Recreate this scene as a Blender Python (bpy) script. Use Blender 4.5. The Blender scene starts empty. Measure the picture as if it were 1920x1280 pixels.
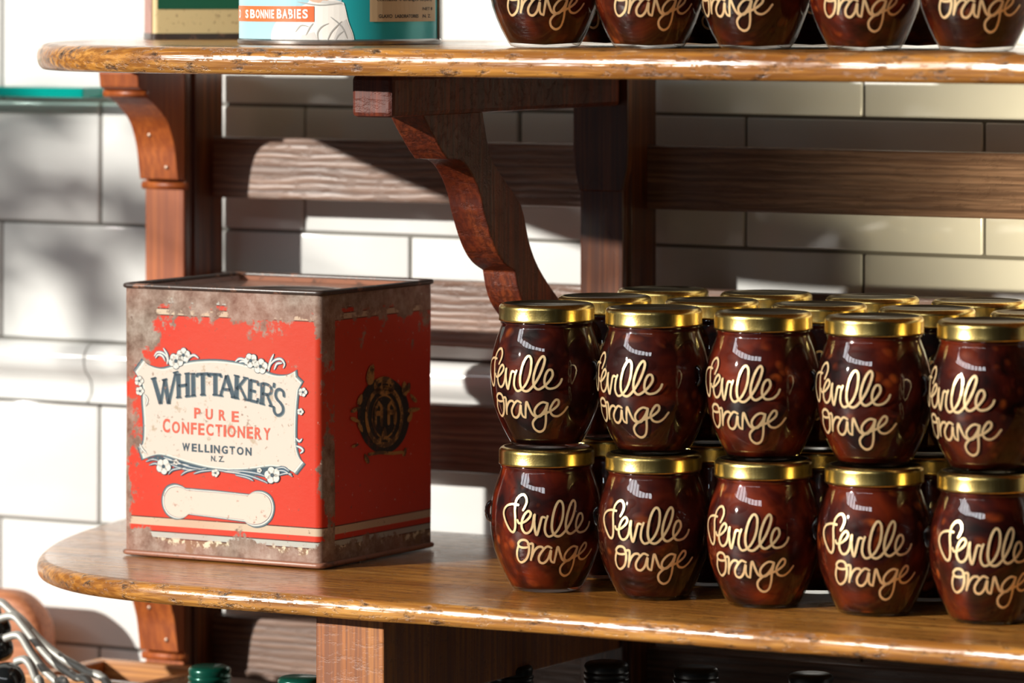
import bpy, bmesh, math, random
from mathutils import Vector, Matrix
from mathutils.geometry import tessellate_polygon
random.seed(7)
sc = bpy.context.scene
C = sc.collection
PI = math.pi
PHI = math.radians(29.4)
CAM = Vector((1.394, -2.979, .4366))

# ------------------------------------------------------------------ helpers
def link(name, me, m=None, parent=None, smooth=False):
    o = bpy.data.objects.new(name, me); C.objects.link(o)
    if m is not None: me.materials.append(m)
    if smooth:
        for p in me.polygons: p.use_smooth = True
    if parent is not None: o.parent = parent
    return o
def obj(name, bm, m=None, parent=None, smooth=False, angle=None):
    me = bpy.data.meshes.new(name); bm.normal_update(); bm.to_mesh(me); bm.free()
    o = link(name, me, m, parent, smooth)
    if angle is not None:
        for p in me.polygons: p.use_smooth = True
        me.set_sharp_from_angle(angle=math.radians(angle))
    return o
def empty(name, label, cat, loc=(0, 0, 0), rz=0, group=None):
    o = bpy.data.objects.new(name, None); C.objects.link(o)
    o.location = loc; o.rotation_euler = (0, 0, rz); o.empty_display_size = .05
    o['label'] = label; o['category'] = cat
    if group: o['group'] = group
    return o
def tag(o, label, cat, group=None):
    o['label'] = label; o['category'] = cat
    if group: o['group'] = group
    return o
def box(bm, x0, x1, y0, y1, z0, z1, bev=0, seg=2):
    r = bmesh.ops.create_cube(bm, size=1)
    vs = r['verts']
    for v in vs:
        v.co = Vector((x0 + (v.co.x + .5) * (x1 - x0), y0 + (v.co.y + .5) * (y1 - y0), z0 + (v.co.z + .5) * (z1 - z0)))
    if bev:
        es = list({e for v in vs for e in v.link_edges})
        bmesh.ops.bevel(bm, geom=es, offset=bev, segments=seg, profile=.5, affect='EDGES')
def prism(bm, prof, x0, x1):
    """closed outline in (y, z) swept along x"""
    a = [bm.verts.new((x0, p[0], p[1])) for p in prof]
    b = [bm.verts.new((x1, p[0], p[1])) for p in prof]
    n = len(prof)
    for i in range(n):
        j = (i + 1) % n
        bm.faces.new((a[i], a[j], b[j], b[i]))
    bm.faces.new(a[::-1]); bm.faces.new(b)
    bmesh.ops.recalc_face_normals(bm, faces=bm.faces)
def lathe(bm, prof, n=64, cx=0, cy=0, cz=0, cap0=True, cap1=True):
    rings = []
    for z, r in prof:
        rings.append([bm.verts.new((cx + r * math.cos(2 * PI * i / n), cy + r * math.sin(2 * PI * i / n), cz + z)) for i in range(n)])
    for k in range(len(rings) - 1):
        for i in range(n):
            j = (i + 1) % n
            bm.faces.new((rings[k][i], rings[k][j], rings[k + 1][j], rings[k + 1][i]))
    if cap0: bm.faces.new(rings[0][::-1])
    if cap1: bm.faces.new(rings[-1])
def smooth_pts(P, k=6, closed=False):
    """Catmull-Rom through points"""
    n = len(P); out = []
    rng = range(n if closed else n - 1)
    for i in rng:
        if closed: p0, p1, p2, p3 = P[(i - 1) % n], P[i], P[(i + 1) % n], P[(i + 2) % n]
        else: p0, p1, p2, p3 = P[max(i - 1, 0)], P[i], P[i + 1], P[min(i + 2, n - 1)]
        for s in range(k):
            t = s / k
            out.append(tuple(.5 * ((2 * b) + (-a + c) * t + (2 * a - 5 * b + 4 * c - d) * t * t + (-a + 3 * b - 3 * c + d) * t ** 3)
                             for a, b, c, d in zip(p0, p1, p2, p3)))
    if not closed: out.append(tuple(P[-1]))
    return out
def tube(bm, pts, r, n=10, flat=1.0):
    pts = [Vector(p) for p in pts]; rings = []
    up = Vector((0, 0, 1))
    for i, p in enumerate(pts):
        t = (pts[min(i + 1, len(pts) - 1)] - pts[max(i - 1, 0)]).normalized()
        a = t.cross(up)
        if a.length < 1e-3: a = t.cross(Vector((0, 1, 0)))
        a.normalize(); b = a.cross(t).normalized()
        rr = r[i] if isinstance(r, (list, tuple)) else r
        rings.append([bm.verts.new(p + a * math.cos(2 * PI * k / n) * rr + b * math.sin(2 * PI * k / n) * rr * flat) for k in range(n)])
    for k in range(len(rings) - 1):
        for i in range(n):
            j = (i + 1) % n
            bm.faces.new((rings[k][i], rings[k][j], rings[k + 1][j], rings[k + 1][i]))
    bm.faces.new(rings[0][::-1]); bm.faces.new(rings[-1])
    bmesh.ops.recalc_face_normals(bm, faces=bm.faces)
# flat artwork (x, y in metres) -> later wrapped on a face or a round body
def f_poly(bm, pts, z=0):
    vs = [bm.verts.new((p[0], p[1], z)) for p in pts]
    for t in tessellate_polygon([[Vector((p[0], p[1], 0)) for p in pts]]):
        try: bm.faces.new([vs[i] for i in t])
        except ValueError: pass
def f_stroke(bm, pts, w, z=0, taper=0.0, caps=True):
    n = len(pts); L = []; Rr = []
    for i, p in enumerate(pts):
        a = pts[max(i - 1, 0)]; b = pts[min(i + 1, n - 1)]
        dx, dy = b[0] - a[0], b[1] - a[1]; l = math.hypot(dx, dy) or 1
        t = i / (n - 1)
        ww = w / 2 * (1 - taper * abs(2 * t - 1) ** 2)
        L.append(bm.verts.new((p[0] - dy / l * ww, p[1] + dx / l * ww, z)))
        Rr.append(bm.verts.new((p[0] + dy / l * ww, p[1] - dx / l * ww, z)))
    for i in range(n - 1):
        bm.faces.new((Rr[i], Rr[i + 1], L[i + 1], L[i]))
    if caps:
        for e, s in ((0, -1), (n - 1, 1)):
            p = pts[e]; q = pts[1] if e == 0 else pts[n - 2]
            ang = math.atan2(p[1] - q[1], p[0] - q[0]); ww = w / 2 * (1 - taper)
            vs = [bm.verts.new((p[0] + math.cos(ang + PI * (k / 6 - .5)) * ww, p[1] + math.sin(ang + PI * (k / 6 - .5)) * ww, z)) for k in range(7)]
            bm.faces.new(vs)
def f_circle(bm, x, y, r, z=0, ry=None, n=18):
    ry = ry or r
    bm.faces.new([bm.verts.new((x + r * math.cos(2 * PI * k / n), y + ry * math.sin(2 * PI * k / n), z)) for k in range(n)])
def f_text(bm, txt, x, y, h, w=None, rot=0, z=0, align='CENTER', bold=0.0):
    cu = bpy.data.curves.new('t', 'FONT'); cu.body = txt; cu.size = 1; cu.align_x = align; cu.resolution_u = 4
    cu.offset = bold
    to = bpy.data.objects.new('t', cu); C.objects.link(to)
    bpy.context.view_layer.update()
    me = bpy.data.meshes.new_from_object(to.evaluated_get(bpy.context.evaluated_depsgraph_get()))
    xs = [v.co.x for v in me.vertices]; ys = [v.co.y for v in me.vertices]
    cw = max(xs) - min(xs); chh = max(ys) - min(ys)
    sx = (w / cw) if w else h / chh; sy = h / chh
    mx = (max(xs) + min(xs)) / 2
    M = Matrix.Translation((x, y, z)) @ Matrix.Rotation(rot, 4, 'Z') @ Matrix.Diagonal((sx, sy, 1, 1)) @ Matrix.Translation((-mx if align == 'CENTER' else -min(xs), -min(ys), 0))
    me.transform(M)
    bm.from_mesh(me)
    bpy.data.objects.remove(to); bpy.data.curves.remove(cu); bpy.data.meshes.remove(me)
def wrap(bm, fn, step=None, x0=0, x1=0):
    if step:
        x = x0
        while x < x1:
            bmesh.ops.bisect_plane(bm, geom=bm.verts[:] + bm.edges[:] + bm.faces[:], plane_co=(x, 0, 0), plane_no=(1, 0, 0))
            x += step
    for v in bm.verts: v.co = fn(v.co.x, v.co.y, v.co.z)
    return bm

# ------------------------------------------------------------------ materials
def new_mat(name):
    m = bpy.data.materials.new(name); m.use_nodes = True
    nt = m.node_tree; nt.nodes.clear()
    out = nt.nodes.new('ShaderNodeOutputMaterial')
    b = nt.nodes.new('ShaderNodeBsdfPrincipled'); nt.links.new(b.outputs[0], out.inputs[0])
    return m, nt, b, out
def N(nt, t, **k):
    n = nt.nodes.new(t)
    for a, v in k.items():
        if a.startswith('i_'): n.inputs[a[2:].replace('_', ' ')].default_value = v
        else: setattr(n, a, v)
    return n
def ramp(nt, src, stops, interp='LINEAR'):
    r = nt.nodes.new('ShaderNodeValToRGB'); cr = r.color_ramp; cr.interpolation = interp
    while len(cr.elements) < len(stops): cr.elements.new(.5)
    for e, (p, c) in zip(cr.elements, stops):
        e.position = p; e.color = tuple(c) + (1,) if len(c) == 3 else c
    nt.links.new(src, r.inputs[0]); return r.outputs[0]
def coords(nt, scale=(1, 1, 1), rnd=False, rot=(0, 0, 0)):
    tc = nt.nodes.new('ShaderNodeTexCoord'); mp = nt.nodes.new('ShaderNodeMapping')
    mp.inputs['Scale'].default_value = scale; mp.inputs['Rotation'].default_value = rot
    nt.links.new(tc.outputs['Object'], mp.inputs[0])
    if rnd:
        oi = nt.nodes.new('ShaderNodeObjectInfo'); mu = N(nt, 'ShaderNodeMath', operation='MULTIPLY'); mu.inputs[1].default_value = 37.3
        cb = nt.nodes.new('ShaderNodeCombineXYZ')
        nt.links.new(oi.outputs['Random'], mu.inputs[0])
        for i in range(3): nt.links.new(mu.outputs[0], cb.inputs[i])
        nt.links.new(cb.outputs[0], mp.inputs['Location'])
    return mp.outputs[0]
def noise(nt, vec, scale, detail=4, rough=.6, dist=0):
    n = N(nt, 'ShaderNodeTexNoise'); n.inputs['Scale'].default_value = scale
    n.inputs['Detail'].default_value = detail; n.inputs['Roughness'].default_value = rough; n.inputs['Distortion'].default_value = dist
    nt.links.new(vec, n.inputs['Vector']); return n.outputs[0]
def mixc(nt, fac, a, b, mode='MIX'):
    m = N(nt, 'ShaderNodeMix', data_type='RGBA', blend_type=mode)
    for k, v in ((0, fac), (6, a), (7, b)):
        if isinstance(v, (int, float)): m.inputs[k].default_value = v
        elif isinstance(v, tuple): m.inputs[k].default_value = v if len(v) == 4 else v + (1,)
        else: nt.links.new(v, m.inputs[k])
    return m.outputs[2]
def math_(nt, op, a, b=0, clamp=False):
    m = N(nt, 'ShaderNodeMath', operation=op); m.use_clamp = clamp
    for k, v in ((0, a), (1, b)):
        if isinstance(v, (int, float)): m.inputs[k].default_value = v
        else: nt.links.new(v, m.inputs[k])
    return m.outputs[0]
def bump(nt, b, h, s=.3, d=.002):
    bp = N(nt, 'ShaderNodeBump'); bp.inputs['Strength'].default_value = s; bp.inputs['Distance'].default_value = d
    nt.links.new(h, bp.inputs['Height']); nt.links.new(bp.outputs[0], b.inputs['Normal'])
def plain(name, col, rough=.5, metal=0, spec=.5, coat=0):
    m, nt, b, o = new_mat(name)
    b.inputs['Base Color'].default_value = col + (1,); b.inputs['Roughness'].default_value = rough
    b.inputs['Metallic'].default_value = metal; b.inputs['Specular IOR Level'].default_value = spec
    b.inputs['Coat Weight'].default_value = coat; b.inputs['Coat Roughness'].default_value = .1
    return m
def wood(name, dark, mid, light, axis=0, rough=.35, speck=0.0, grain=1.0, coat=.3, bs=.4, rings=0):
    m, nt, b, o = new_mat(name)
    s = [46, 46, 46]; s[axis] = 1.6
    v = coords(nt, tuple(a * grain for a in s))
    n1 = noise(nt, v, 1.0, 7, .65, .6)
    s2 = [300, 300, 300]; s2[axis] = 7
    n2 = noise(nt, coords(nt, tuple(s2)), 1.0, 3, .6)
    n3 = noise(nt, coords(nt, (7, 7, 7)), 1.0, 3, .55)
    c = ramp(nt, n1, [(.28, dark), (.5, mid), (.74, light)])
    c = mixc(nt, ramp(nt, n2, [(.42, (.75,) * 3), (.6, (0,) * 3)]), c, dark)
    c = mixc(nt, ramp(nt, n3, [(.35, (.55,) * 3), (.6, (0,) * 3)]), c, dark)
    hgt = n2
    if speck:
        n4 = noise(nt, coords(nt, (70, 160, 160)), 1.0, 5, .7)
        c = mixc(nt, ramp(nt, n4, [(.56, (0,) * 3), (.66, (speck,) * 3)]), c, (.03, .012, .005))
        hgt = math_(nt, 'SUBTRACT', n2, math_(nt, 'MULTIPLY', ramp(nt, n4, [(.52, (0,) * 3), (.68, (1,) * 3)]), 1.2))
    if rings:
        wv = N(nt, 'ShaderNodeTexWave', wave_type='BANDS', bands_direction='Z'); wv.inputs['Scale'].default_value = 2.6; wv.inputs['Distortion'].default_value = 5
        wv.inputs['Detail'].default_value = 3; wv.inputs['Detail Scale'].default_value = 1.4
        nt.links.new(coords(nt, (4, 20, 20)), wv.inputs['Vector'])
        c = mixc(nt, ramp(nt, wv.outputs['Fac'], [(.1, (rings,) * 3), (.5, (0,) * 3)]), c, tuple(q * .6 for q in dark))
        hgt = math_(nt, 'ADD', hgt, math_(nt, 'MULTIPLY', wv.outputs['Fac'], .8))
    nt.links.new(c, b.inputs['Base Color'])
    b.inputs['Roughness'].default_value = rough
    nt.links.new(ramp(nt, n3, [(.3, (rough * .7,) * 3), (.7, (min(1, rough * 1.5),) * 3)]), b.inputs['Roughness'])
    b.inputs['Coat Weight'].default_value = coat; b.inputs['Coat Roughness'].default_value = .18
    bump(nt, b, hgt, bs, .0012)
    return m
M_shelf = wood('honey_wood', (.20, .065, .012), (.60, .26, .045), (.80, .42, .11), 0, .24, .9, 1.1, .5, .6)
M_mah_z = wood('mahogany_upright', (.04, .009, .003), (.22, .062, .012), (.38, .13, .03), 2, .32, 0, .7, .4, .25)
M_mah_x = wood('mahogany_rail', (.12, .065, .045), (.30, .18, .125), (.42, .27, .20), 0, .42, .15, .6, .25, .3, .45)
M_mah_b = wood('mahogany_bracket', (.05, .007, .003), (.18, .028, .007), (.32, .07, .014), 2, .45, .15, .8, .0, .35)
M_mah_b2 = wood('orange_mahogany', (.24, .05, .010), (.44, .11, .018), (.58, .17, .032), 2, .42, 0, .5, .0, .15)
M_block = wood('scuffed_block_wood', (.17, .055, .022), (.46, .14, .024), (.60, .25, .055), 2, .45, .35, .5, .0, .2)
M_pine = wood('orange_pine', (.30, .11, .03), (.62, .27, .07), (.85, .45, .16), 0, .45, 0, .6, .2, .2)
M_board = wood('orange_beech', (.34, .11, .04), (.55, .21, .09), (.68, .30, .15), 0, .5, 0, .3, .1, .1)
M_counter = wood('dark_counter', (.01, .006, .004), (.02, .012, .008), (.035, .02, .012), 0, .4)

def tile_mat():
    m, nt, b, o = new_mat('glazed_white_tile')
    n = noise(nt, coords(nt, (3, 3, 3)), 1.0, 3)
    c = ramp(nt, n, [(.3, (.74, .75, .73)), (.7, (.80, .80, .78))])
    nt.links.new(c, b.inputs['Base Color']); b.inputs['Roughness'].default_value = .12
    b.inputs['Coat Weight'].default_value = .3; b.inputs['Coat Roughness'].default_value = .05
    bump(nt, b, noise(nt, coords(nt, (14, 14, 22)), 1.0, 2), .25, .004)
    return m
M_tile = tile_mat()
M_grout = plain('grey_grout', (.20, .19, .17), .9)

def jam_mat():
    m, nt, b, o = new_mat('dark_marmalade')
    v = coords(nt, (1, 1, 1), rnd=True)
    oi = nt.nodes.new('ShaderNodeObjectInfo')
    w = N(nt, 'ShaderNodeTexVoronoi', feature='F1'); w.inputs['Scale'].default_value = 1.0
    mp = nt.nodes.new('ShaderNodeMapping'); mp.inputs['Scale'].default_value = (45, 150, 110); mp.inputs['Rotation'].default_value = (.5, .9, .3)
    nt.links.new(v, mp.inputs[0])
    nt.links.new(mp.outputs[0], w.inputs['Vector'])
    peel = ramp(nt, w.outputs['Distance'], [(.22, (1,) * 3), (.48, (0,) * 3)])
    n0 = noise(nt, v, 26, 3, .5, 1.2)
    base = ramp(nt, n0, [(.32, (.008, .0008, .0005)), (.5, (.045, .0038, .0012)), (.75, (.16, .018, .003))])
    pc = ramp(nt, noise(nt, v, 55, 2), [(.35, (.15, .016, .003)), (.65, (.42, .085, .012))])
    msk = math_(nt, 'MULTIPLY', peel, ramp(nt, noise(nt, v, 38, 2), [(.52, (0,) * 3), (.68, (.9,) * 3)]))
    c = mixc(nt, msk, base, pc)
    br = math_(nt, 'ADD', math_(nt, 'MULTIPLY', oi.outputs['Random'], .7), .62)
    hv = N(nt, 'ShaderNodeHueSaturation'); nt.links.new(c, hv.inputs['Color']); nt.links.new(br, hv.inputs['Value'])
    nt.links.new(hv.outputs[0], b.inputs['Base Color'])
    b.inputs['Roughness'].default_value = .5; b.inputs['Specular IOR Level'].default_value = .08
    b.inputs['Subsurface Weight'].default_value = .15; b.inputs['Subsurface Radius'].default_value = (.012, .003, .001)
    b.inputs['Subsurface Scale'].default_value = 1.0
    bump(nt, b, peel, .25, .002)
    return m
M_jam = jam_mat()
def glass_mat(name, tint=(1, 1, 1), rough=.015, ior=1.5, wav=0.0, boost=1.0):
    m = bpy.data.materials.new(name); m.use_nodes = True; nt = m.node_tree; nt.nodes.clear()
    out = nt.nodes.new('ShaderNodeOutputMaterial')
    t = nt.nodes.new('ShaderNodeBsdfTransparent'); t.inputs[0].default_value = tint + (1,)
    g = nt.nodes.new('ShaderNodeBsdfGlossy'); g.inputs['Roughness'].default_value = rough
    f = nt.nodes.new('ShaderNodeLayerWeight'); f.inputs[0].default_value = .5
    f0 = ((ior - 1) / (ior + 1)) ** 2
    fr = math_(nt, 'ADD', math_(nt, 'MULTIPLY', math_(nt, 'POWER', f.outputs['Facing'], 4.5), .85), f0)
    mx = nt.nodes.new('ShaderNodeMixShader')
    fac = math_(nt, 'MULTIPLY', fr, boost, True)
    nt.links.new(fac, mx.inputs[0]); nt.links.new(t.outputs[0], mx.inputs[1]); nt.links.new(g.outputs[0], mx.inputs[2])
    nt.links.new(mx.outputs[0], out.inputs[0])
    if wav:
        bp = N(nt, 'ShaderNodeBump'); bp.inputs['Strength'].default_value = wav; bp.inputs['Distance'].default_value = .002
        nt.links.new(noise(nt, coords(nt, (1, 1, 1), rnd=True), 45, 2), bp.inputs['Height'])
        nt.links.new(bp.outputs[0], g.inputs['Normal'])
    return m
M_glass = glass_mat('jar_glass', (.97, .97, .96), .03, 1.5, .10, 1.5)
M_ear = glass_mat('thick_glass_ear', (.35, .2, .16), .03, 1.5, 0, 2.2)
M_green_glass = plain('green_edge_glass', (.0, .36, .31), .08, 0, .6)
def gold_lid():
    m, nt, b, o = new_mat('gold_lacquer')
    n = noise(nt, coords(nt, (500, 500, 40), rnd=True), 1.0, 3)
    nt.links.new(ramp(nt, n, [(.3, (.62, .44, .13)), (.7, (.86, .66, .24))]), b.inputs['Base Color'])
    b.inputs['Metallic'].default_value = 1; b.inputs['Roughness'].default_value = .24
    bump(nt, b, noise(nt, coords(nt, (900, 900, 900), rnd=True), 1.0, 3), .12, .0006)
    return m
M_gold = gold_lid()
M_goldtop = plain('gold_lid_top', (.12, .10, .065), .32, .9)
M_ink = plain('gold_paint', (.95, .68, .36), .36, .55, .8)

def tin_mat():
    m, nt, b, o = new_mat('worn_red_tinplate')
    tc = nt.nodes.new('ShaderNodeTexCoord'); sx = nt.nodes.new('ShaderNodeSeparateXYZ')
    nt.links.new(tc.outputs['Object'], sx.inputs[0])
    X, Y, Z = sx.outputs
    zz = math_(nt, 'DIVIDE', Z, .204)
    RED = (.56, .034, .014); DK = (.04, .015, .012); CRM = (.54, .43, .31); WHT = (.42, .46, .42); BR = (.20, .14, .085)
    st = [(0, BR), (.066, DK), (.068, WHT), (.088, DK), (.0905, RED), (.110, DK), (.1125, CRM), (.140, DK), (.1425, RED),
          (.878, DK), (.881, CRM), (.902, DK), (.905, RED), (.921, DK), (.923, WHT), (.945, BR)]
    c = ramp(nt, zz, st, 'CONSTANT')
    v = tc.outputs['Object']
    n1 = noise(nt, v, 34, 8, .68); n2 = noise(nt, v, 150, 5, .7); n3 = noise(nt, v, 11, 3, .5)
    blot = ramp(nt, n2, [(.50, (0,) * 3), (.58, (1,) * 3)])
    # cream remains in the bottom and top bands
    low = ramp(nt, zz, [(0, (0,) * 3), (.035, (0,) * 3), (.045, (1,) * 3), (.066, (1,) * 3), (.075, (0,) * 3), (.93, (0,) * 3), (.95, (.6,) * 3), (.99, (0,) * 3)])
    c = mixc(nt, math_(nt, 'MULTIPLY', low, ramp(nt, noise(nt, v, 190, 4, .6), [(.50, (0,) * 3), (.56, (1,) * 3)])), c, (.72, .66, .48))
    # wear: more towards top, and along the left edge of the front
    top = ramp(nt, zz, [(0, (.35,) * 3), (.07, (.13,) * 3), (.12, (0,) * 3), (.70, (0,) * 3), (.86, (.13,) * 3), (.96, (.34,) * 3)])
    ex = math_(nt, 'ABSOLUTE', X)
    left = ramp(nt, math_(nt, 'ADD', math_(nt, 'MULTIPLY', X, 6.0), .5), [(0, (.16,) * 3), (.10, (.12,) * 3), (.22, (0,) * 3)])
    edge = ramp(nt, math_(nt, 'MULTIPLY', ex, 10.0), [(.0, (0,) * 3), (.80, (0,) * 3), (.86, (.12,) * 3), (.90, (.3,) * 3)])
    frontmask = math_(nt, 'LESS_THAN', Y, -.06)
    s = math_(nt, 'ADD', math_(nt, 'ADD', n1, top), math_(nt, 'MULTIPLY', math_(nt, 'ADD', left, edge), frontmask))
    s = math_(nt, 'ADD', s, math_(nt, 'MULTIPLY', math_(nt, 'SUBTRACT', n2, .5), .25))
    wear = ramp(nt, s, [(.655, (0,) * 3), (.70, (1,) * 3)])
    wc = ramp(nt, noise(nt, v, 80, 5, .7), [(.30, (.10, .06, .04)), (.5, (.24, .18, .14)), (.66, (.36, .30, .25)), (.78, (.52, .46, .38))])
    c = mixc(nt, wear, c, wc)
    spk = ramp(nt, noise(nt, v, 330, 3, .6), [(.66, (0,) * 3), (.72, (.8,) * 3)])
    c = mixc(nt, spk, c, (.12, .07, .05))
    spk2 = ramp(nt, noise(nt, v, 230, 3, .6), [(.70, (0,) * 3), (.74, (.8,) * 3)])
    c = mixc(nt, spk2, c, (.7, .6, .5))
    c = mixc(nt, ramp(nt, n3, [(.35, (.25,) * 3), (.65, (0,) * 3)]), c, (.5, .09, .04))
    nt.links.new(c, b.inputs['Base Color'])
    b.inputs['Roughness'].default_value = .42; b.inputs['Specular IOR Level'].default_value = .25
    bump(nt, b, math_(nt, 'ADD', math_(nt, 'MULTIPLY', n1, .6), math_(nt, 'MULTIPLY', n2, .4)), .25, .001)
    return m
M_tin = tin_mat()
def worn(name, col, wearc=(.34, .28, .22), amt=.62, rough=.5, scl=60):
    m, nt, b, o = new_mat(name)
    tc = nt.nodes.new('ShaderNodeTexCoord'); v = tc.outputs['Object']
    n1 = noise(nt, v, scl, 7, .7); n2 = noise(nt, v, 260, 4, .65)
    c = mixc(nt, ramp(nt, n1, [(amt, (0,) * 3), (amt + .05, (.85,) * 3)]), col, wearc)
    c = mixc(nt, ramp(nt, n2, [(.62, (0,) * 3), (.68, (.75,) * 3)]), c, (.22, .11, .06))
    nt.links.new(c, b.inputs['Base Color']); b.inputs['Roughness'].default_value = rough
    return m
M_cream = worn('cream_label_paint', (.58, .50, .425), (.40, .30, .20), .585)
M_pink = worn('pale_pink_label_paint', (.66, .50, .42), (.42, .32, .25), .64)
M_navy = worn('navy_label_ink', (.010, .040, .065), (.16, .18, .18), .64, scl=130)
M_redink = worn('red_label_ink', (.62, .075, .03), (.7, .5, .4), .66, scl=120)
M_greyink = worn('grey_blue_label_ink', (.13, .18, .19), (.35, .30, .25), .6)
M_blueink = worn('blue_leaf_ink', (.06, .13, .20), (.35, .32, .28), .64)
M_white = worn('white_flower_paint', (.64, .62, .56), (.35, .3, .25), .64)
M_oldgold = worn('dull_gold_paint', (.42, .22, .06), (.04, .02, .015), .48, scl=110)
M_blackpaint = worn('black_crest_paint', (.012, .012, .014), (.12, .02, .015), .60)
M_rim = worn('rusty_black_rim', (.05, .032, .026), (.28, .13, .08), .55, .32)
M_copper = worn('rusty_copper_tinplate', (.30, .13, .08), (.12, .07, .05), .55, .35)
M_greytin = plain('grey_tin', (.34, .33, .32), .3, .9)
M_dark = plain('black_gloss', (.008, .009, .009), .12, 0, .6, .4)
M_cap_green = plain('green_foil_cap', (.005, .09, .06), .22, .4, .6)
M_cap_black = plain('black_bottle_cap', (.012, .013, .014), .3, .0, .6)
M_bottle = plain('dark_bottle_glass', (.004, .008, .006), .06, 0, .6)
M_steel = plain('brushed_steel', (.50, .50, .46), .5, .4)
M_iron = plain('nail_metal', (.45, .33, .25), .4, .6)

# ------------------------------------------------------------------ setting
TX0, TZ0, TILT = -.4665, .3256, math.radians(-.26)
WY = .335
def struct(o): o['kind'] = 'structure'; return o
rows = [(.3256 + .102 * k, .3256 + .102 * (k + 1), .1 * ((k + 1) % 2)) for k in range(0, 7)]
rows += [(.2235, .3256, 0.0), (.1255, .2235, .1), (-.0260, .0745, .0), (-.1280, -.0260, .1), (-.2300, -.1280, 0.), (-.3320, -.2300, .1), (-.434, -.332, 0.)]
def tiltm(x, z): 
    dx, dz = x - TX0, z - TZ0
    return TX0 + dx * math.cos(TILT) - dz * math.sin(TILT), TZ0 + dx * math.sin(TILT) + dz * math.cos(TILT)
bm = bmesh.new()
for z0, z1, ph in rows:
    x = TX0 - 1.2 + ph
    while x < 1.25:
        b2 = bmesh.new()
        jx = random.uniform(-.0004, .0004)
        box(b2, x + .0012 + jx, x + .1988 + jx, WY - random.uniform(0, .0005), WY + .008, z0 + .0012, z1 - .0012, .0016, 3)
        for v in b2.verts: v.co.x, v.co.z = tiltm(v.co.x, v.co.z)
        me = bpy.data.meshes.new('t'); b2.to_mesh(me); b2.free(); bm.from_mesh(me); bpy.data.meshes.remove(me)
        x += .2
wall = struct(obj('wall_back', bm, M_tile, None, angle=40))
bm = bmesh.new(); box(bm, -1.9, 1.5, WY + .002, WY + .12, -1.3, 1.3)
struct(obj('wall_back_grout', bm, M_grout))
# moulded dado course
prof = [(WY + .008, .1243), (WY - .004, .1243), (WY - .010, .1225), (WY - .014, .1185), (WY - .016, .113), (WY - .0155, .107), (WY - .013, .101),
        (WY - .008, .097), (WY - .005, .093), (WY - .004, .088), (WY - .0045, .082), (WY - .008, .078), (WY - .010, .0765), (WY - .010, .0757), (WY + .008, .0757)]
bm = bmesh.new(); x = TX0 - 1.2 - .005
while x < 1.2:
    prism(bm, prof, x + .001, x + .199); x += .2
for v in bm.verts: v.co.x, v.co.z = tiltm(v.co.x, v.co.z)
struct(obj('trim_1', bm, M_tile, None, angle=35))
bm = bmesh.new(); box(bm, -4, 4, -5, .335, -1.35, -1.3)
struct(obj('floor', bm, plain('dark_floor', (.08, .065, .05), .6)))
bm = bmesh.new(); box(bm, -1.7, 1.3, -.12, .33, -.425, -.387, .004)
ct = obj('counter', bm, M_counter); tag(ct, 'dark wooden counter below the lower shelf, bottles standing on it', 'counter')
bm = bmesh.new(); box(bm, -1.66, 1.26, -.08, .33, -1.3, -.425)
obj('cabinet', bm, M_counter, ct)

# ------------------------------------------------------------------ shelf unit
unit = empty('wall_shelf_unit', 'old mahogany shelf unit with two thick rounded boards, brackets and back rails against white tiles', 'shelf', (-.345, .28, -.387))
def U(o):
    o.parent = unit; o.matrix_parent_inverse = Matrix.Translation(-Vector(unit.location)); return o
out = smooth_pts([(-.768, .25), (-.762, .22), (-.752, .17), (-.740, .118), (-.712, .04), (-.664, -.045), (-.60, -.098), (-.53, -.120), (-.45, -.125)], 6)
def board(z1, t, name):
    pts = list(out) + [(x, -.125 + .0012 * math.sin(x * 23) + .0008 * math.sin(x * 61)) for x in [-.40 + i * .02 for i in range(66)]] + [(.95, -.125), (.95, .25)]
    n = len(pts); nor = []
    for i, p in enumerate(pts):
        a = pts[(i - 1) % n]; b = pts[(i + 1) % n]; dx, dy = b[0] - a[0], b[1] - a[1]; l = math.hypot(dx, dy)
        nor.append((-dy / l, dx / l))
    prof = []
    r = t / 2
    for k in range(9):
        a = PI / 2 * (1 - k / 8); prof.append((r * .95 * (1 - math.cos(a)), z1 - r + r * math.sin(a)))
    for k in range(1, 9):
        a = PI / 2 * k / 8; prof.append((r * .6 * (1 - math.cos(a)), z1 - r - r * math.sin(a)))
    bm = bmesh.new(); loops = []
    for ins, z in prof:
        lp = []
        for i, (p, q) in enumerate(zip(pts, nor)):
            back = p[1] > .2495 or p[0] > .94
            k = 0 if back else ins
            lp.append(bm.verts.new((p[0] + q[0] * k, p[1] + q[1] * k, z)))
        loops.append(lp)
    for a, b in zip(loops[:-1], loops[1:]):
        for i in range(n):
            j = (i + 1) % n
            bm.faces.new((a[i], b[i], b[j], a[j]))
    bm.faces.new(loops[0]); bm.faces.new(loops[-1][::-1])
    bmesh.ops.recalc_face_normals(bm, faces=bm.faces)
    return U(obj('shelf_board', bm, M_shelf, None, angle=60))
ZT = .3827
s1 = board(0, .0150, 'lower'); s1['label'] = 'lower board, worn amber wood with rounded left end'
s2 = board(ZT, .0195, 'upper'); s2['label'] = 'upper board, glossy amber wood with dented rounded edge'
# split in the front edge of the upper board
def bev(o, w=.0015, seg=2):
    m = o.modifiers.new('b', 'BEVEL'); m.width = w; m.segments = seg; m.limit_method = 'ANGLE'; m.angle_limit = math.radians(35); return o
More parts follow.
